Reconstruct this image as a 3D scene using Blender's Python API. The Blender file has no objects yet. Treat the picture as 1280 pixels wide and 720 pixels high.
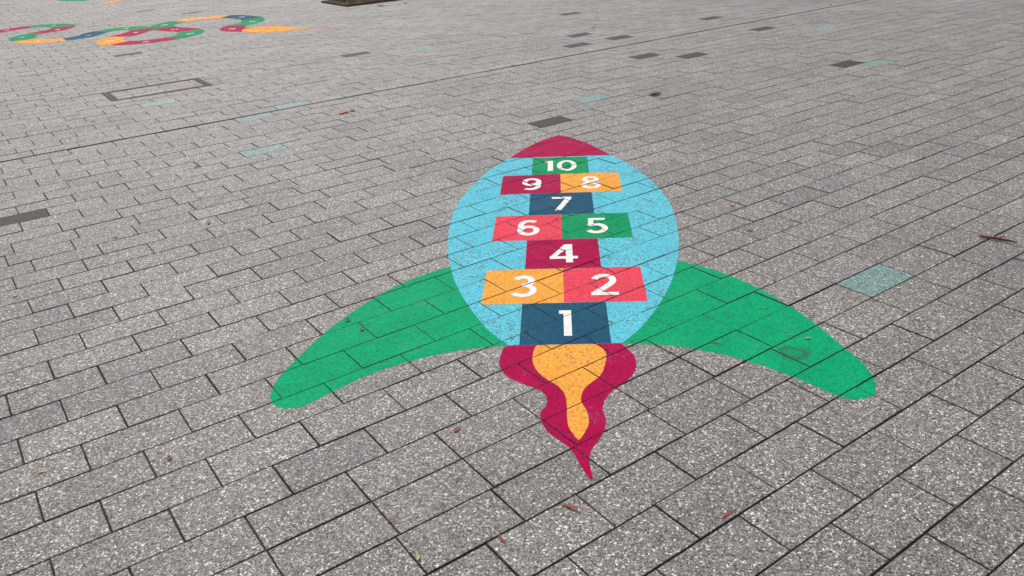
import bpy, math, random
from mathutils import Vector, Matrix
from mathutils.geometry import tessellate_polygon
random.seed(7)
sc=bpy.context.scene
col=sc.collection
sc.view_settings.view_transform='Standard'
sc.view_settings.look='None'
sc.view_settings.exposure=0

# ------------------------------------------------------------ helpers
def lin(c):
    out=[]
    for v in c:
        v=v/255.0
        out.append(v/12.92 if v<=.04045 else ((v+.055)/1.055)**2.4)
    return (out[0],out[1],out[2],1.0)

class NT:
    def __init__(s,mat):
        mat.use_nodes=True
        s.t=mat.node_tree; s.t.nodes.clear()
        s.out=s.t.nodes.new("ShaderNodeOutputMaterial")
        s.b=s.t.nodes.new("ShaderNodeBsdfPrincipled")
        s.t.links.new(s.b.outputs[0],s.out.inputs[0])
    def n(s,typ,**kw):
        nd=s.t.nodes.new(typ)
        for k,v in kw.items():
            if k.startswith("i_"):
                nm=k[2:]
                key=int(nm) if nm.isdigit() else nm.replace("_"," ")
                nd.inputs[key].default_value=v
            else: setattr(nd,k,v)
        return nd
    def l(s,a,b): s.t.links.new(a,b)
    def ramp(s,fac,stops,interp='LINEAR'):
        r=s.t.nodes.new("ShaderNodeValToRGB"); r.color_ramp.interpolation=interp
        e=r.color_ramp.elements
        while len(e)<len(stops): e.new(0.5)
        for el,(p,c) in zip(e,stops):
            el.position=p; el.color=c if len(c)==4 else (c[0],c[1],c[2],1)
        s.l(fac,r.inputs[0]); return r
    def mix(s,fac,a,b,mode='MIX'):
        m=s.t.nodes.new("ShaderNodeMix"); m.data_type='RGBA'; m.blend_type=mode
        if hasattr(fac,'is_linked'): s.l(fac,m.inputs[0])
        else: m.inputs[0].default_value=fac
        for x,i in ((a,6),(b,7)):
            if hasattr(x,'is_linked'): s.l(x,m.inputs[i])
            else: m.inputs[i].default_value=x
        return m.outputs[2]
    def math(s,op,a,b=None):
        m=s.t.nodes.new("ShaderNodeMath"); m.operation=op
        for x,i in ((a,0),(b,1)):
            if x is None: continue
            if hasattr(x,'is_linked'): s.l(x,m.inputs[i])
            else: m.inputs[i].default_value=x
        return m.outputs[0]
def g(v): return (v,v,v,1)
def gw(v,w=1.0): return (v*1.045,v*.99,v*.95,1)

def speckle(T,co,stops,scale=150):
    v=T.n("ShaderNodeTexVoronoi",i_Scale=scale); T.l(co,v.inputs["Vector"])
    sp=T.n("ShaderNodeSeparateColor"); T.l(v.outputs["Color"],sp.inputs[0])
    r=T.ramp(sp.outputs[0],stops,'CONSTANT')
    return v,sp,r

def paver_material(name,stops,spec=.35):
    m=bpy.data.materials.new(name); T=NT(m)
    tc=T.n("ShaderNodeTexCoord"); co=tc.outputs["Object"]
    v,sp,r=speckle(T,co,stops,190)
    v2,sp2,r2=speckle(T,co,stops,400)
    pick=T.math('GREATER_THAN',sp.outputs[1],.42)
    c=T.mix(pick,r2.outputs[0],r.outputs[0])
    n1=T.n("ShaderNodeTexNoise",i_Scale=1.1,i_Detail=3.0,i_Roughness=.6); T.l(co,n1.inputs["Vector"])
    r1=T.ramp(n1.outputs[0],[(.3,g(.88)),(.7,g(1.10))])
    c=T.mix(1,c,r1.outputs[0],'MULTIPLY')
    n3=T.n("ShaderNodeTexNoise",i_Scale=18.0,i_Detail=2.0,i_Roughness=.6); T.l(co,n3.inputs["Vector"])
    r3=T.ramp(n3.outputs[0],[(.33,g(.90)),(.62,g(1.05))])
    c=T.mix(1,c,r3.outputs[0],'MULTIPLY')
    at=T.n("ShaderNodeAttribute",attribute_name="tone")
    rt=T.ramp(at.outputs["Fac"],[(0,(.85,.845,.85,1)),(.5,(1.0,.985,.975,1)),(1,(1.14,1.12,1.09,1))])
    c=T.mix(1,c,rt.outputs[0],'MULTIPLY')
    ae=T.n("ShaderNodeAttribute",attribute_name="edge")
    c=T.mix(ae.outputs["Fac"],c,(.04,.034,.028,1))
    T.l(c,T.b.inputs["Base Color"])
    T.b.inputs["Roughness"].default_value=.65
    T.b.inputs["Specular IOR Level"].default_value=spec
    return m

GREY=[(0,gw(.05)),(.15,gw(.105)),(.40,gw(.165)),(.64,gw(.235)),(.82,gw(.37)),(.925,gw(.66))]
DARK=[(0,g(.012)),(.4,g(.022)),(.7,g(.035)),(.92,g(.07)),(.98,g(.16))]
TEAL=[(0,(.07,.13,.125,1)),(.25,(.12,.22,.21,1)),(.55,(.18,.30,.285,1)),(.84,(.30,.44,.42,1)),(.94,(.62,.70,.68,1))]
M_grey=paver_material("grey_aggregate_concrete",GREY)
M_dark=paver_material("dark_slate_concrete",DARK,.2)
M_teal=paver_material("teal_aggregate_concrete",TEAL)

def simple(name,colr,rough=.8,metal=0.0,noise=8.0,amt=.25,bump=0.0):
    m=bpy.data.materials.new(name); T=NT(m)
    tc=T.n("ShaderNodeTexCoord")
    n=T.n("ShaderNodeTexNoise",i_Scale=noise,i_Detail=4.0,i_Roughness=.65); T.l(tc.outputs["Object"],n.inputs["Vector"])
    r=T.ramp(n.outputs[0],[(.3,g(1-amt)),(.7,g(1+amt))])
    c=T.mix(1,colr,r.outputs[0],'MULTIPLY')
    T.l(c,T.b.inputs["Base Color"]); T.b.inputs["Roughness"].default_value=rough; T.b.inputs["Metallic"].default_value=metal
    if bump:
        b=T.n("ShaderNodeBump",i_Strength=.6,i_Distance=bump); T.l(n.outputs[0],b.inputs["Height"]); T.l(b.outputs[0],T.b.inputs["Normal"])
    return m

def sand_material():
    m=bpy.data.materials.new("joint_sand"); T=NT(m)
    tc=T.n("ShaderNodeTexCoord"); co=tc.outputs["Object"]
    n=T.n("ShaderNodeTexNoise",i_Scale=60.0,i_Detail=2.0); T.l(co,n.inputs["Vector"])
    r=T.ramp(n.outputs[0],[(.3,(.022,.017,.014,1)),(.7,(.085,.062,.046,1))])
    n2=T.n("ShaderNodeTexNoise",i_Scale=1.6,i_Detail=4.0,i_Roughness=.7); T.l(co,n2.inputs["Vector"])
    r2=T.ramp(n2.outputs[0],[(.49,g(0)),(.58,g(.85))])
    c=T.mix(r2.outputs[0],r.outputs[0],(.075,.12,.028,1))
    T.l(c,T.b.inputs["Base Color"]); T.b.inputs["Roughness"].default_value=.95
    T.b.inputs["Specular IOR Level"].default_value=.1
    return m
M_sand=sand_material()

def ground_material():
    m=bpy.data.materials.new("distant_paving"); T=NT(m)
    tc=T.n("ShaderNodeTexCoord")
    mp=T.n("ShaderNodeMapping"); mp.inputs["Rotation"].default_value=(0,0,-.5978); T.l(tc.outputs["Object"],mp.inputs[0])
    b=T.n("ShaderNodeTexBrick",i_Scale=1.0,i_Mortar_Size=.004,i_Brick_Width=.322,i_Row_Height=.1775)
    b.inputs["Color1"].default_value=gw(.20); b.inputs["Color2"].default_value=gw(.25); b.inputs["Mortar"].default_value=gw(.03)
    T.l(mp.outputs[0],b.inputs["Vector"])
    T.l(b.outputs[0],T.b.inputs["Base Color"]); T.b.inputs["Roughness"].default_value=.7
    return m
M_ground=ground_material()

_pm={}
def paint_material(name,rgb,wear=.05,grime=.25,scuff=None,grain=1.0):
    if name in _pm: return _pm[name]
    m=bpy.data.materials.new(name); T=NT(m)
    tc=T.n("ShaderNodeTexCoord"); co=tc.outputs["Object"]
    base=lin(rgb)
    v,sp,r=speckle(T,co,[(0,g(1-.30*grain)),(.2,g(1-.12*grain)),(.5,g(1.0)),(.82,g(1+.12*grain))],170)
    c=T.mix(1,base,r.outputs[0],'MULTIPLY')
    n1=T.n("ShaderNodeTexNoise",i_Scale=4.0,i_Detail=4.0,i_Roughness=.65); T.l(co,n1.inputs["Vector"])
    r1=T.ramp(n1.outputs[0],[(.3,g(.88)),(.7,g(1.09))])
    c=T.mix(1,c,r1.outputs[0],'MULTIPLY')
    s=T.math('MULTIPLY',n1.outputs[0],sp.outputs[1])
    thr=.66-wear*1.6
    rc=T.ramp(s,[(thr,g(0)),(thr+.03,g(.7))])
    c=T.mix(rc.outputs[0],c,(.12,.11,.10,1))
    if grime>0:
        n4=T.n("ShaderNodeTexNoise",i_Scale=6.0,i_Detail=5.0,i_Roughness=.75,i_Distortion=1.2); T.l(co,n4.inputs["Vector"])
        r4=T.ramp(n4.outputs[0],[(.55,g(0)),(.75,g(grime))])
        c=T.mix(r4.outputs[0],c,(.08,.075,.07,1))
    if scuff:
        vm=T.n("ShaderNodeVectorMath",operation='DISTANCE'); T.l(co,vm.inputs[0]); vm.inputs[1].default_value=(scuff[0],scuff[1],0)
        nn=T.math('MULTIPLY',n1.outputs[0],.16)
        dd=T.math('ADD',vm.outputs["Value"],nn)
        rr=T.ramp(dd,[(.10,g(.1)),(.125,g(.6)),(.14,g(.25)),(.155,g(0))])
        c=T.mix(rr.outputs[0],c,(.03,.07,.05,1))
    ae=T.n("ShaderNodeAttribute",attribute_name="edge")
    c=T.mix(ae.outputs["Fac"],c,(.025,.022,.02,1))
    T.l(c,T.b.inputs["Base Color"]); T.b.inputs["Roughness"].default_value=.7
    T.b.inputs["Specular IOR Level"].default_value=.05
    bp=T.n("ShaderNodeBump",i_Strength=.3,i_Distance=.002); bp.invert=True
    T.l(v.outputs["Distance"],bp.inputs["Height"]); T.l(bp.outputs[0],T.b.inputs["Normal"])
    _pm[name]=m
    return m
SKY=lambda:paint_material("sky_blue_paint",(98,196,216),.145,.6)
FIN=lambda:paint_material("green_paint",(0,160,108),.06,.16,(.834,-.15))
SQG=lambda:paint_material("deep_green_paint",(0,148,94),.09,.25)
MAR=lambda:paint_material("maroon_paint",(172,0,74),.09,.18)
COR=lambda:paint_material("coral_paint",(230,72,92),.09,.25)
ORA=lambda:paint_material("orange_paint",(243,166,70),.09,.28)
NAV=lambda:paint_material("navy_paint",(30,84,112),.09,.2)
WHI=lambda:paint_material("white_paint",(236,232,228),.05,.0,None,.5)

def link(o,parent=None):
    col.objects.link(o)
    if parent: o.parent=parent
    return o
def mesh_obj(name,verts,faces,mat,parent=None,attrs=None,matidx=None,smooth=False):
    me=bpy.data.meshes.new(name); me.from_pydata(verts,[],faces); me.update()
    for m in (mat if isinstance(mat,list) else [mat]): me.materials.append(m)
    if attrs:
        for k,vals in attrs.items():
            a=me.attributes.new(k,'FLOAT','FACE'); a.data.foreach_set('value',vals)
    if matidx: me.polygons.foreach_set('material_index',matidx)
    if smooth: me.polygons.foreach_set('use_smooth',[True]*len(me.polygons))
    o=bpy.data.objects.new(name,me); return link(o,parent)

# ------------------------------------------------------------ paver layout (a: along courses, n: across)
TH=.5978; CT,ST=math.cos(TH),math.sin(TH)
def w2g(X,Y): return X*CT+Y*ST, -X*ST+Y*CT
def g2w(a,n): return a*CT-n*ST, a*ST+n*CT
LP=.322; WP=.1775; A0=2.958; N0=1.8354
SLOT_K=29; SLOT_W=.026
def course_n(k): return N0+k*WP+(SLOT_W if k>=SLOT_K else 0)
def k_of(n):
    k=int(math.floor((n-N0)/WP))
    if k>=SLOT_K: k=int(math.floor((n-N0-SLOT_W)/WP)); k=max(k,SLOT_K)
    return k
KMIN,KMAX=-75,125
AMIN,AMAX=-14.,24.
cov_n0=course_n(38); cov_n1=course_n(41); cov_a0,cov_a1=1.365,2.33
pit_k0=k_of(13.66); pit_n0=course_n(pit_k0); pit_n1=course_n(pit_k0+6); pit_a0,pit_a1=6.15,7.25
rects=[(cov_a0,cov_a1,38,41),(pit_a0,pit_a1,pit_k0,pit_k0+6)]
dark=[(-4.83,10.72),(-1.67,9.81),(.99,12.35),(1.13,10.41),(1.59,10.0),(.77,9.64),(1.45,8.76),(1.97,8.6),(2.88,11.25),(3.26,10.1),(3.27,7.78),(.39,6.25),(-2.90,4.60),(-5.41,14.99),(-6.3,15.9)]
teal=[(-.86,9.88),(-1.87,7.32),(-1.94,6.98),(-3.26,7.67),(-1.73,5.81),(.74,6.97),(1.59,3.18),(3.76,9.91),(3.47,7.64),(3.21,12.41)]
phase={}
for q in [(-.86,9.88),(-1.67,9.81),(-1.87,7.32),(.74,6.97),(-1.73,5.81),(3.27,7.78),(.35,6.25),(-2.90,4.60)]:
    a,n=w2g(*q); phase[k_of(n)]=(a-LP/2-A0)
G=.0023
courses={}
def make_paver(k,a0,a1,rnd):
    return dict(a0=a0+G+rnd.uniform(-.0011,.0011),a1=a1-G+rnd.uniform(-.0011,.0011),
        n0=course_n(k)+G+rnd.uniform(-.0010,.0010), n1=course_n(k)+WP-G+rnd.uniform(-.0010,.0010),
        z=rnd.gauss(0,.0007),ta=rnd.gauss(0,.002),tn=rnd.gauss(0,.003),
        tone=min(1,max(0,rnd.gauss(.5,.22))),mat=0)
rnd=random.Random(3)
for k in range(KMIN,KMAX):
    off=(LP/2 if k%2 else 0)+rnd.uniform(-.018,.018)
    if k==-1: off=0
    if k in phase: off=phase[k]
    j0=int(math.floor((AMIN-A0-off)/LP)); j1=int(math.ceil((AMAX-A0-off)/LP))
    L=[]
    cuts=[(r[0],r[1]) for r in rects if r[2]<=k<r[3]]
    for j in range(j0,j1):
        a0=A0+off+j*LP; a1=a0+LP
        segs=[(a0,a1)]
        for c0,c1 in cuts:
            ns=[]
            for s0,s1 in segs:
                if s1<=c0 or s0>=c1: ns.append((s0,s1)); continue
                if s0<c0-.02: ns.append((s0,c0))
                if s1>c1+.02: ns.append((c1,s1))
            segs=ns
        for s0,s1 in segs:
            X,Y=g2w((s0+s1)/2,course_n(k)+WP/2)
            if X*X+(Y-8)**2>17.5**2: continue
            L.append(make_paver(k,s0,s1,rnd))
    courses[k]=L
def find(X,Y):
    a,n=w2g(X,Y); L=courses.get(k_of(n),[])
    for p in L:
        if p['a0']-.01<=a<=p['a1']+.01: return p
    return None
for lst,mi in ((dark,1),(teal,2)):
    for q in lst:
        p=find(*q)
        if p: p['mat']=mi

def pz(p,a,n): return p['z']+p['ta']*(a-(p['a0']+p['a1'])/2)+p['tn']*(n-(p['n0']+p['n1'])/2)
def paver_geo(plist):
    V=[];F=[];tone=[];edge=[];mi=[]
    CH=.0018
    for p in plist:
        b=len(V)
        cs=[(p['a0'],p['n0']),(p['a1'],p['n0']),(p['a1'],p['n1']),(p['a0'],p['n1'])]
        ins=[(1,1),(-1,1),(-1,-1),(1,-1)]
        for (a,n),(da,dn) in zip(cs,ins):
            x,y=g2w(a+da*CH,n+dn*CH); V.append((x,y,pz(p,a,n)))
        for (a,n) in cs:
            x,y=g2w(a,n); V.append((x,y,pz(p,a,n)-.0018))
        for (a,n) in cs:
            x,y=g2w(a,n); V.append((x,y,-.012))
        F.append((b,b+1,b+2,b+3)); tone.append(p['tone']);edge.append(0);mi.append(p['mat'])
        for i in range(4):
            j=(i+1)%4
            F.append((b+4+i,b+4+j,b+j,b+i)); tone.append(p['tone']);edge.append(.5);mi.append(p['mat'])
            F.append((b+8+i,b+8+j,b+4+j,b+4+i)); tone.append(p['tone']);edge.append(.8);mi.append(p['mat'])
    return V,F,tone,edge,mi
allp=[p for L in courses.values() for p in L]
V,F,tone,edge,mi=paver_geo(allp)
pv=mesh_obj("pavement",V,F,[M_grey,M_dark,M_teal],attrs={"tone":tone,"edge":edge},matidx=mi)
pv["kind"]="structure"
N=96
V=[(0,8,-.0055)]+[(18.2*math.cos(2*math.pi*i/N),8+18.2*math.sin(2*math.pi*i/N),-.0055) for i in range(N)]
F=[(0,1+i,1+(i+1)%N) for i in range(N)]
sd=mesh_obj("ground_sand",V,F,M_sand); sd["kind"]="structure"
gr=mesh_obj("ground",[(-400,-400,-.014),(400,-400,-.014),(400,400,-.014),(-400,400,-.014)],[(0,1,2,3)],M_ground); gr["kind"]="structure"

# ------------------------------------------------------------ paint laid on pavers
def clip(poly,ax,val,keep_greater):
    out=[]
    m=len(poly)
    for i in range(m):
        P=poly[i];Q=poly[(i+1)%m]
        dp=P[ax]-val;dq=Q[ax]-val
        if not keep_greater: dp=-dp;dq=-dq
        if dp>=0: out.append(P)
        if (dp>0 and dq<0) or (dp<0 and dq>0):
            t=dp/(dp-dq); out.append((P[0]+(Q[0]-P[0])*t,P[1]+(Q[1]-P[1])*t))
    return out
def paint_geo(tris,layer,origin,fill=True):
    V=[];F=[];E=[]
    ox,oy=origin
    for t in tris:
        tg=[w2g(*q) for q in t]
        ar=(tg[1][0]-tg[0][0])*(tg[2][1]-tg[0][1])-(tg[2][0]-tg[0][0])*(tg[1][1]-tg[0][1])
        if abs(ar)<1e-10: continue
        if ar<0: tg=[tg[0],tg[2],tg[1]]
        amin=min(q[0] for q in tg);amax=max(q[0] for q in tg);nmin=min(q[1] for q in tg);nmax=max(q[1] for q in tg)
        for k in range(k_of(nmin)-1,k_of(nmax)+2):
            for p in courses.get(k,[]):
                if p['a1']<amin-.01 or p['a0']>amax+.01: continue
                e=-.0004
                poly=clip(tg,0,p['a0']-e,True)
                if len(poly)>2: poly=clip(poly,0,p['a1']+e,False)
                if len(poly)>2: poly=clip(poly,1,p['n0']-e,True)
                if len(poly)>2: poly=clip(poly,1,p['n1']+e,False)
                if len(poly)<3: continue
                b=len(V)
                for a,n in poly:
                    x,y=g2w(a,n); V.append((x-ox,y-oy,pz(p,a,n)+layer))
                F.append(tuple(range(b,b+len(poly)))); E.append(0.)
        if fill:
            b=len(V)
            for a,n in tg:
                x,y=g2w(a,n); V.append((x-ox,y-oy,-.0040+layer))
            F.append((b,b+1,b+2)); E.append(.45)
    return V,F,E
def paint(name,tris,mat,layer,origin,parent,fill=True):
    V,F,E=paint_geo(tris,layer,origin,fill)
    return mesh_obj(name,V,F,mat,parent=parent,attrs={"edge":E})
def tess(polys):
    vs=[[Vector((x,y,0)) for x,y in pl] for pl in polys]
    flat=[q for pl in polys for q in pl]
    return [tuple(flat[i] for i in t) for t in tessellate_polygon(vs)]
def crom(pts,closed=False,n=6):
    out=[];m=len(pts)
    rng=m if closed else m-1
    for i in range(rng):
        if closed: p0,p1,p2,p3=pts[(i-1)%m],pts[i],pts[(i+1)%m],pts[(i+2)%m]
        else: p0,p1,p2,p3=pts[max(0,i-1)],pts[i],pts[i+1],pts[min(m-1,i+2)]
        for j in range(n):
            t=j/n
            out.append(tuple(.5*((2*p1[d])+(-p0[d]+p2[d])*t+(2*p0[d]-5*p1[d]+4*p2[d]-p3[d])*t*t+(-p0[d]+3*p1[d]-3*p2[d]+p3[d])*t**3) for d in (0,1)))
    if not closed: out.append(pts[-1])
    return out
def ribbon(path,w,closed=False):
    m=len(path);L=[];R=[]
    for i in range(m):
        if closed: a=path[(i-1)%m];b=path[(i+1)%m]
        else: a=path[max(0,i-1)];b=path[min(m-1,i+1)]
        dx,dy=b[0]-a[0],b[1]-a[1];d=math.hypot(dx,dy) or 1
        nx,ny=-dy/d*w/2,dx/d*w/2
        L.append((path[i][0]+nx,path[i][1]+ny));R.append((path[i][0]-nx,path[i][1]-ny))
    T=[]
    for i in range(m if closed else m-1):
        j=(i+1)%m
        T+=[(L[i],R[i],R[j]),(L[i],R[j],L[j])]
    return T
def arc(cx,cy,rx,ry,d0,d1,n=18):
    return [(cx+rx*math.cos(math.radians(d0+(d1-d0)*i/n)),cy+ry*math.sin(math.radians(d0+(d1-d0)*i/n))) for i in range(n+1)]
def ring(cx,cy,rx,ry,w): return ribbon([(cx+rx*math.cos(t*math.pi/14),cy+ry*math.sin(t*math.pi/14)) for t in range(28)],w,True)
SW=.15
def rect(x0,y0,x1,y1): return [((x0,y0),(x1,y0),(x1,y1)),((x0,y0),(x1,y1),(x0,y1))]
def glyph(ch):
    if ch=='1': return [tess([[(0,1),(.26,1),(.26,0),(.095,0),(.095,.86),(0,.86)]])],.26
    if ch=='2': return [ribbon(arc(.27,.70,.205,.228,165,-25,16)+[(.40,.51),(.20,.26),(.02,.06)],SW),rect(-.03,0,.56,.135)],.55
    if ch=='3': return [ribbon(arc(.235,.735,.185,.193,155,-75,16)+[(.20,.545)],SW),
                        ribbon([(.20,.55)]+arc(.235,.305,.225,.232,75,-152,18),SW)],.52
    if ch=='4': return [tess([[(.35,1),(.54,1),(.54,.335),(.66,.335),(.66,.20),(.54,.20),(.54,0),(.38,0),(.38,.20),(0,.20),(0,.335)],[(.38,.335),(.16,.335),(.38,.73)]])],.64
    if ch=='5': return [rect(.07,.865,.50,1),tess([[(.07,.865),(.20,.865),(.18,.52),(.04,.48)]]),
                        ribbon([(.08,.52)]+arc(.25,.325,.225,.25,120,-150,20),SW)],.54
    if ch=='6': return [ring(.28,.315,.21,.24,SW),ribbon([(.07,.33),(.075,.5)]+arc(.30,.62,.228,.30,160,50,12),SW)],.56
    if ch=='9':
        s,w=glyph('6'); return [[tuple((.56-x,1-y) for x,y in t) for t in l] for l in s],w
    if ch=='7': return [tess([[(0,1),(.55,1),(.55,.87),(.25,0),(.08,0),(.37,.865),(0,.865)]])],.55
    if ch=='8': return [ring(.28,.28,.215,.21,SW),ring(.28,.745,.18,.185,SW)],.56
    if ch=='0': return [ring(.31,.5,.235,.428,SW)],.62
def put_text(txt,height,center,xf,layer,origin,parent,name="numeral",wx=1.0,mat=None,fill=True):
    gap=.12
    gl=[glyph(c) for c in txt]; tot=sum(q[1] for q in gl)+gap*(len(gl)-1)
    x=-tot/2
    V=[];F=[];E=[]
    for strokes,w in gl:
        for si,s in enumerate(strokes):
            tr=[tuple(xf(center[0]+(px+x)*height*wx,center[1]+(py-.5)*height) for px,py in t) for t in s]
            v,f_,e=paint_geo(tr,layer+.0002*si,origin,fill)
            b=len(V); V+=v; F+=[tuple(b+i for i in q) for q in f_]; E+=e
        x+=w+gap
    return mesh_obj(name,V,F,mat or WHI(),parent=parent,attrs={"edge":E})

# ------------------------------------------------------------ rocket hopscotch
X0,Y0,YAW,SU,SV=.196,2.7801,-.0682,.3598,.3574
def rk(u,v):
    return X0+u*SU*math.cos(YAW)-v*SV*math.sin(YAW), Y0+u*SU*math.sin(YAW)+v*SV*math.cos(YAW)
org=(X0,Y0)
hop=bpy.data.objects.new("hopscotch_painting",None); hop.location=(X0,Y0,0); hop.empty_display_size=.3; link(hop)
hop["label"]="colourful painted rocket hopscotch with green fins on grey pavers"; hop["category"]="hopscotch"
right=[(.62,0),(.865,.36),(1.095,.85),(1.33,1.48),(1.505,2.18),(1.615,2.84),(1.68,3.65),(1.675,4.5),(1.525,5.44),(1.265,6.33),(.935,7.04)]
rs=crom(right,n=5)
body=rs+[(-x,y) for x,y in rs[::-1]]
paint("rocket_body",tess([[rk(*q) for q in body]]),SKY(),.0008,org,hop)
nr=crom([(.945,7.04),(.56,7.86),(.27,8.30),(.0,8.56)],n=6)
nose=[(-.945,7.04)]+nr+[(-x,y) for x,y in nr[::-1][1:-1]]
paint("nose_cone",tess([[rk(*q) for q in nose]]),MAR(),.0008,org,hop)
finL=[(-1.50,2.17),(-1.82,1.93),(-2.17,1.555),(-2.465,1.07),(-2.71,.53),(-2.885,-.06),(-2.995,-.5),(-3.01,-.76),(-2.985,-.94),(-2.905,-1.09),(-2.78,-1.155),(-2.62,-1.14),(-2.5,-1.02),(-2.34,-.85),(-2.10,-.60),(-1.80,-.38),(-1.50,-.22),(-1.16,-.09),(-.87,-.03),(-.60,0)]
fs=crom(finL,n=4)
for sgn in (1,-1):
    pl=[(x*sgn,y) for x,y in fs]+[(-.72*sgn,.55),(-1.08*sgn,1.2),(-1.28*sgn,1.8)]
    paint("fin",tess([[rk(*q) for q in pl]]),FIN(),.0003,org,hop)
fl=[(-67,-5),(-70,-31),(-68,-47),(-59,-65),(-42,-79),(-29,-88),(-20,-101),(-20,-118),(-25,-129),(-24,-145),(-18,-161),(-7,-175),(2,-187),(9,-206),(14,-221),(20,-231),(19,-217),(18,-203),(21,-188),(27,-177),(33,-162),(36,-143),(34,-126),(38,-107),(47,-92),(59,-78),(69,-61),(73,-44),(72,-26),(66,-11),(62,-1)]
fl=crom([(x/100,y/100) for x,y in fl],n=4)
fl=[(-.62,-.006)]+fl
fl[-1]=(.60,-.006)
flame=paint("flame",tess([[rk(*q) for q in fl]]),MAR(),.0008,org,hop)
inn=[(-30,-1),(-33,-8),(-35,-29),(-31,-51),(-21,-69),(-9,-83),(-2,-98),(0,-116),(0,-136),(1,-153),(5,-165),(10,-174),(16,-162),(20,-147),(19,-130),(14,-112),(16,-95),(23,-81),(35,-65),(41,-43),(43,-23),(38,-6),(31,-1)]
inn=crom([(x/100,y/100) for x,y in inn],n=4)
paint("flame_core",tess([[rk(*q) for q in inn]]),ORA(),.0013,org,flame)
sq=[("1",-.5,.5,0,NAV),("2",0,1,1,COR),("3",-1,0,1,ORA),("4",-.5,.5,2,MAR),("5",0,1,3,SQG),("6",-1,0,3,COR),("7",-.5,.5,4,NAV),("8",0,1,5,ORA),("9",-1,0,5,MAR),("10",-.5,.5,6,SQG)]
for txt,u0,u1,v0,mt in sq:
    pl=[rk(u0,v0+.004),rk(u1,v0+.004),rk(u1,v0+.996),rk(u0,v0+.996)]
    s=paint("number_square",tess([pl]),mt(),.0013,org,hop)
    put_text(txt,.62,((u0+u1)/2+.01,v0+.49),rk,.0018,org,s,wx=.92 if txt!="1" else .88)

# ------------------------------------------------------------ snake painting
SNK=[(-8.9,13.45),(-8.45,13.5),(-8.1,13.75),(-7.9,14.15),(-7.54,14.32),(-7.15,14.15),(-7.02,13.7),(-7.2,13.33),(-7.2,12.95),(-6.85,12.5),(-6.42,12.42),(-6.15,12.7),(-6.1,13.12),(-5.82,13.38),(-5.48,13.2),(-5.44,12.75),(-5.56,12.3),(-5.42,11.92),(-5.05,11.76),(-4.64,11.92),(-4.46,12.35),(-4.62,12.75),(-5.03,13.05),(-5.27,13.5),(-5.06,14.05),(-4.5,14.22),(-4.0,13.85),(-3.82,13.35),(-3.96,12.95),(-3.92,12.62),(-3.62,12.43)]
sorg=(-5.5,13.1)
snake=bpy.data.objects.new("snake_painting",None); snake.location=(sorg[0],sorg[1],0); link(snake)
snake["label"]="long wavy multicoloured painted number snake on grey pavers"; snake["category"]="painted snake"
sp_=crom(SNK,n=10)
cum=[0]
for i in range(1,len(sp_)): cum.append(cum[-1]+math.dist(sp_[i],sp_[i-1]))
SEG=.74; nseg=int(cum[-1]/SEG); SEG=cum[-1]/nseg
def at(s):
    s=max(0,min(cum[-1],s))
    for i in range(1,len(cum)):
        if cum[i]>=s:
            t=(s-cum[i-1])/(cum[i]-cum[i-1]+1e-9)
            return (sp_[i-1][0]+(sp_[i][0]-sp_[i-1][0])*t, sp_[i-1][1]+(sp_[i][1]-sp_[i-1][1])*t)
    return sp_[-1]
cyc=[ORA,MAR,SQG,MAR,SQG,ORA,NAV,SQG,MAR]
ident=lambda x,y:(x,y)
NS=9
fullp=[at(i*SEG/NS) for i in range(nseg*NS+1)]
ftri=ribbon(fullp,.36)
for i in range(nseg):
    tr=ftri[i*NS*2:(i+1)*NS*2]
    o=paint("snake_segment",tr,cyc[i%len(cyc)](),.0010+(.0002 if i%2 else 0),sorg,snake,fill=True)
    c=at((i+.5)*SEG)
    put_text(str(i+1),.11,c,ident,.0018,sorg,o,wx=1.0,fill=False)
head=[(-3.66,12.64),(-3.74,12.46),(-3.62,12.22),(-3.42,12.08),(-3.2,12.06),(-2.95,12.14),(-2.70,12.27),(-2.95,12.42),(-3.25,12.66),(-3.48,12.72)]
paint("snake_head",tess([crom(head,closed=True,n=3)]),ORA(),.0016,sorg,snake)
paint("snake_tongue",ribbon([(-2.76,12.27),(-2.58,12.24),(-2.45,12.27),(-2.36,12.22)],.05),COR(),.0010,sorg,snake)

# ------------------------------------------------------------ second painted game far away
gorg=(-8.3,18.0)
game=bpy.data.objects.new("playground_painting",None); game.location=(gorg[0],gorg[1],0); link(game)
game["label"]="green and yellow painted playground game with white lines on pavers"; game["category"]="painted game"
paint("painted_patch",tess([[(-9.45,18.75),(-9.15,18.5),(-8.8,18.4),(-8.6,18.4),(-8.7,18.7),(-9.2,19.0),(-9.6,19.1)]]),FIN(),.0006,gorg,game,fill=False)
paint("painted_patch",tess([[(-8.05,17.55),(-7.9,17.5),(-7.8,17.75),(-7.75,18.2),(-7.95,18.1)]]),ORA(),.0006,gorg,game,fill=False)
paint("painted_line",ribbon([(-9.6,18.5),(-9.0,18.15),(-8.5,17.9)],.035),ORA(),.0010,gorg,game,fill=False)
paint("painted_line",ribbon([(-6.95,16.95),(-6.6,17.2),(-6.3,17.6)],.035),WHI(),.0010,gorg,game,fill=False)

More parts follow.
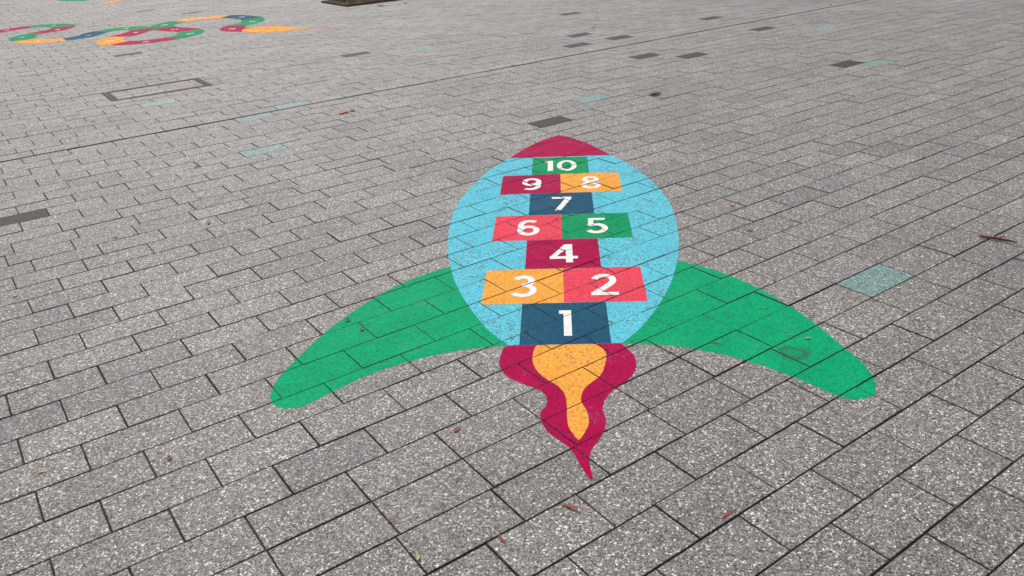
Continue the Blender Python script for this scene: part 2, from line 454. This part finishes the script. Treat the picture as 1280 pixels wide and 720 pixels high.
# ------------------------------------------------------------ box helper in (a,n) frame
def gbox(name,a0,a1,n0,n1,z0,z1,mat,parent,bev=.002):
    V=[]
    for z,ins in ((z0,0),(z1-bev,0),(z1,bev)):
        for a,n in ((a0+ins,n0+ins),(a1-ins,n0+ins),(a1-ins,n1-ins),(a0+ins,n1-ins)):
            x,y=g2w(a,n); V.append((x-parent.location.x,y-parent.location.y,z-parent.location.z))
    F=[(8,9,10,11),(3,2,1,0)]
    for l in (0,4):
        for i in range(4):
            j=(i+1)%4; F.append((l+i,l+j,l+4+j,l+4+i))
    return mesh_obj(name,V,F,mat,parent=parent)
M_steel=simple("weathered_steel",(.045,.038,.035,1),.7,.1,20,.4)
M_rust=simple("rusty_steel",(.085,.035,.028,1),.85,0,25,.45)
M_gap=simple("dark_gap",(.01,.009,.009,1),.9)
dn=course_n(SLOT_K)-SLOT_W
dr=bpy.data.objects.new("drainage_channel",None); x,y=g2w(5,dn+SLOT_W/2); dr.location=(x,y,0); link(dr)
dr["label"]="narrow steel slot drain running between the paver courses"; dr["category"]="drain"
gbox("steel_edge",-11.5,20.5,dn+.001,dn+.007,-.012,.0012,M_steel,dr,.0008)
gbox("steel_edge",-11.5,20.5,dn+SLOT_W-.007,dn+SLOT_W-.001,-.012,.0012,M_steel,dr,.0008)
gbox("slot",-11.5,20.5,dn+.0072,dn+SLOT_W-.0072,-.0124,-.0045,M_gap,dr,.0008)
cv=bpy.data.objects.new("inspection_cover",None); x,y=g2w((cov_a0+cov_a1)/2,(cov_n0+cov_n1)/2); cv.location=(x,y,0); link(cv)
cv["label"]="recessed rectangular inspection cover with rusty frame and paver infill"; cv["category"]="manhole cover"
fw=.045
def frame_geo(a0,a1,n0,n1,w,z0,z1):
    o=[(a0,n0),(a1,n0),(a1,n1),(a0,n1)]; i_=[(a0+w,n0+w),(a1-w,n0+w),(a1-w,n1-w),(a0+w,n1-w)]
    V=[]
    for pts,z in ((o,z0),(o,z1),(i_,z1),(i_,z0)):
        for a,n in pts:
            x,y=g2w(a,n); V.append((x-cv.location.x,y-cv.location.y,z))
    F=[]
    for r in (0,4,8):
        for i in range(4):
            j=(i+1)%4; F.append((r+i,r+j,r+4+j,r+4+i))
    return V,F
V,F=frame_geo(cov_a0+.002,cov_a1-.002,cov_n0+.001,cov_n1-.001,fw,-.012,.003); mesh_obj("outer_frame",V,F,M_rust,parent=cv)
V,F=frame_geo(cov_a0+fw+.008,cov_a1-fw-.008,cov_n0+fw+.007,cov_n1-fw-.007,.012,-.012,.002); mesh_obj("cover_rim",V,F,M_steel,parent=cv)
r2=random.Random(5); inf=[]
ia0,ia1=cov_a0+fw+.022,cov_a1-fw-.022; in0,in1=cov_n0+fw+.021,cov_n1-fw-.021
for i in range(3):
    n0=in0+(in1-in0)*i/3;n1=in0+(in1-in0)*(i+1)/3
    cuts=[ia0,ia0+.30,ia0+.60,ia1] if i%2 else [ia0,ia0+.15,ia0+.46,ia0+.77,ia1]
    for c0,c1 in zip(cuts[:-1],cuts[1:]):
        inf.append(dict(a0=c0+.002,a1=c1-.002,n0=n0+.002,n1=n1-.002,z=r2.gauss(0,.0006),ta=0,tn=0,tone=.8+r2.uniform(-.15,.15),mat=0))
V,F,tn_,ed_,mi_=paver_geo(inf)
V=[(a-cv.location.x,b-cv.location.y,c) for a,b,c in V]
mesh_obj("paver_infill",V,F,[M_grey],parent=cv,attrs={"tone":tn_,"edge":ed_})

tp=bpy.data.objects.new("tree_pit",None); x,y=g2w((pit_a0+pit_a1)/2,(pit_n0+pit_n1)/2); tp.location=(x,y,0); link(tp)
tp["label"]="square planting pit with rusty edging, mossy soil and brown litter"; tp["category"]="planting pit"
w=.03; a0,a1,n0,n1=pit_a0+.003,pit_a1-.003,pit_n0+.003,pit_n1-.003
for q in ((a0,a1,n0,n0+w),(a0,a1,n1-w,n1),(a0,a0+w,n0+w+.001,n1-w-.001),(a1-w,a1,n0+w+.001,n1-w-.001)):
    gbox("edging",*q,-.012,.03,M_rust,tp)
M_soil=simple("mossy_soil",(.09,.065,.035,1),.95,0,25,.6,.02)
NN=26;V=[];F=[];r4=random.Random(9)
for i in range(NN+1):
    for j in range(NN+1):
        a=pit_a0+.034+(pit_a1-pit_a0-.068)*i/NN; n=pit_n0+.034+(pit_n1-pit_n0-.068)*j/NN
        e=min(i,j,NN-i,NN-j)/6.
        x,y=g2w(a,n); V.append((x-tp.location.x,y-tp.location.y,.02+.05*min(1,e)+r4.uniform(0,.018)))
for i in range(NN):
    for j in range(NN):
        b=i*(NN+1)+j; F.append((b,b+NN+1,b+NN+2,b+1))
mesh_obj("soil",V,F,M_soil,parent=tp,smooth=True)
M_moss=simple("moss_leaves",(.10,.12,.03,1),.9,0,30,.5)
M_lit=simple("brown_litter",(.20,.10,.05,1),.9,0,30,.5)
def tufts(name,cnt,mat,zz):
    V=[];F=[]
    for i in range(cnt):
        a=r4.uniform(pit_a0+.05,pit_a1-.05);n=r4.uniform(pit_n0+.05,pit_n1-.05)
        x,y=g2w(a,n); x-=tp.location.x;y-=tp.location.y; an=r4.uniform(0,6.28);s=r4.uniform(.008,.022);h=zz+r4.uniform(0,.05)
        b=len(V); c,d=math.cos(an)*s,math.sin(an)*s
        V+=[(x-c,y-d,h-.02),(x-d*.5,y+c*.5,h),(x+c,y+d,h+r4.uniform(-.02,.03)),(x+d*.5,y-c*.5,h-.005)]
        F.append((b,b+1,b+2,b+3))
    mesh_obj(name,V,F,mat,parent=tp)
tufts("ground_cover",1300,M_moss,.06); tufts("leaf_litter",900,M_lit,.055)

# ------------------------------------------------------------ fallen leaves and twig
M_leafs=[simple("red_dry_leaf",(.22,.045,.03,1),.7,0,60,.4),simple("orange_dry_leaf",(.42,.13,.04,1),.7,0,60,.35),simple("brown_dry_leaf",(.11,.035,.02,1),.75,0,60,.4),simple("pale_dry_leaf",(.40,.30,.20,1),.75,0,60,.3)]
def leaf_mesh(seed,kind):
    r=random.Random(seed); V=[];F=[]
    n=8; curl=r.uniform(.3,1.3); twist=r.uniform(-.6,.6)
    for i in range(n+1):
        t=i/n; w=(.26 if kind==0 else .085)*math.sin(math.pi*min(.98,t*.93+.05))**.8
        z=.04+.22*curl*(t-.45)**2
        tw=twist*(t-.5)
        y0=.18*math.sin(2.2*t+seed)*(1 if kind else .4)
        for s in (-1,0,1):
            V.append((t-.5, y0+s*w*math.cos(tw), z+abs(s)*w*.5*curl+s*w*math.sin(tw)))
    m=min(v[2] for v in V); V=[(a,b,c-m) for a,b,c in V]
    for i in range(n):
        for s in (0,1):
            b=i*3+s; F.append((b,b+3,b+4,b+1))
    b=len(V); e=V[-2]
    V+=[(e[0]-.02,e[1]-.012,e[2]),(e[0]+.3,e[1]+.08,max(.0,e[2]-.03)),(e[0]+.3,e[1]+.10,max(.0,e[2]-.03)),(e[0]-.02,e[1]+.012,e[2])]
    F.append((b,b+1,b+2,b+3))
    me=bpy.data.meshes.new("fallen_leaf"); me.from_pydata(V,[],F); me.update()
    me.polygons.foreach_set('use_smooth',[True]*len(me.polygons))
    return me
LM={}
def leaf(X,Y,size,kind,mi,rot):
    key=(random.randrange(5),kind,mi)
    if key not in LM:
        me=leaf_mesh(key[0]*3+kind,kind); me.materials.append(M_leafs[mi]); LM[key]=me
    o=bpy.data.objects.new("fallen_leaf" if kind==0 else "leaf_stalk",LM[key]); o.location=(X,Y,.003); o.scale=(size,size,size); o.rotation_euler=(0,0,rot)
    link(o)
    cn=["red","orange","brown","pale tan"][mi]
    o["label"]=("curled %s dry leaf lying on grey pavers" if kind==0 else "thin curled %s leaf stalk lying on grey pavers")%cn
    o["category"]="leaf"; o["group"]="fallen leaves on the paving"
R=random.Random(21)
for X,Y,s,k,m,ro in [(1.31,6.93,.11,0,0,.2),(-1.35,6.9,.12,0,1,1.2),(-1.28,6.95,.08,0,0,2.2),(.13,1.83,.065,1,0,-.5),(.58,1.77,.06,1,0,.7),(-.06,1.73,.045,1,0,2),(-.63,2.99,.028,0,0,1),(-.19,1.99,.04,1,0,1),(-1.54,2.14,.025,0,3,0),(-1.83,2.6,.035,1,2,1),(1.6,2.82,.04,1,0,2),(-1.96,14.55,.14,0,0,.5),(-1.55,14.75,.13,0,1,2),(1.44,2.24,.04,1,2,.3),(-.14,2.67,.04,1,0,.3),(-.32,2.63,.045,1,0,2.6),(-2.35,3.52,.035,0,3,2)]:
    leaf(X,Y,s,k,m,ro)
for i in range(130):
    Y=1.5+R.random()**1.2*13; X=R.uniform(-.62,.62)*(Y+1.4)
    leaf(X,Y,R.uniform(.010,.028)*(1+Y*.12),R.choice([0,1,1]),R.choice([0,0,1,2,2,3]),R.uniform(0,6.28))
# twig: bent tapering stick with a side spur, lying on the pavers
def tube(path,rad,sides=7):
    V=[];F=[]
    for i,(P,r_) in enumerate(zip(path,rad)):
        a=Vector(path[max(0,i-1)]);b=Vector(path[min(len(path)-1,i+1)]);t=(b-a).normalized()
        s=t.cross(Vector((0,0,1))).normalized();u=s.cross(t)
        for k in range(sides):
            th=2*math.pi*k/sides; q=Vector(P)+s*math.cos(th)*r_+u*math.sin(th)*r_; V.append(tuple(q))
    for i in range(len(path)-1):
        for k in range(sides):
            j=(k+1)%sides; F.append((i*sides+k,i*sides+j,(i+1)*sides+j,(i+1)*sides+k))
    F.append(tuple(range(sides))[::-1]); F.append(tuple(range((len(path)-1)*sides,len(path)*sides)))
    return V,F
V,F=tube([(-.065,.05,.008),(-.03,.018,.010),(.0,.006,.007),(.035,-.028,.009),(.062,-.048,.006)],[.0045,.006,.0065,.005,.003])
v2,f2=tube([(.0,.004,.008),(.022,.010,.014),(.040,.004,.016)],[.004,.003,.0015])
b=len(V); V+=v2; F+=[tuple(b+i for i in q) for q in f2]
tw=mesh_obj("twig",V,F,simple("brown_bark",(.13,.045,.03,1),.85,0,80,.4),smooth=True); tw.location=(2.325,3.545,.001)
tw["label"]="short bent reddish brown twig lying on grey pavers"; tw["category"]="twig"

# ------------------------------------------------------------ light, sky, camera
w=bpy.data.worlds.new("World"); sc.world=w; w.use_nodes=True
nt=w.node_tree; nt.nodes.clear()
out=nt.nodes.new("ShaderNodeOutputWorld"); bg=nt.nodes.new("ShaderNodeBackground"); sk=nt.nodes.new("ShaderNodeTexSky"); hs=nt.nodes.new("ShaderNodeHueSaturation")
sk.sky_type='NISHITA'; sk.sun_disc=False; sk.sun_elevation=math.radians(48); sk.sun_rotation=math.radians(-20); sk.dust_density=4; sk.air_density=1.2
hs.inputs["Saturation"].default_value=.15
nt.links.new(sk.outputs[0],hs.inputs["Color"]); nt.links.new(hs.outputs[0],bg.inputs[0]); nt.links.new(bg.outputs[0],out.inputs[0])
bg.inputs[1].default_value=.15
sd_=bpy.data.lights.new("sun","SUN"); sd_.energy=1.45; sd_.angle=math.radians(25); sd_.color=(1,.965,.92)
so=bpy.data.objects.new("sun",sd_); link(so)
el=math.radians(48); az=math.radians(-20)
d=Vector((math.sin(az)*math.cos(el),math.cos(az)*math.cos(el),math.sin(el)))
so.rotation_euler=d.to_track_quat('Z','Y').to_euler()

f,p,r=1019.5,.4498,.0541
cam=bpy.data.cameras.new("camera"); co_=bpy.data.objects.new("camera",cam); link(co_)
cam.sensor_width=36; cam.lens=36*f/1280; cam.clip_end=2000; cam.clip_start=.05
Rv=Vector((1,0,0));U=Vector((0,math.sin(p),math.cos(p)));Fw=Vector((0,math.cos(p),-math.sin(p)))
R2=Rv*math.cos(r)-U*math.sin(r);U2=Rv*math.sin(r)+U*math.cos(r)
M=Matrix((R2,U2,-Fw)).transposed().to_4x4(); M.translation=Vector((0,0,1.6))
co_.matrix_world=M
sc.camera=co_
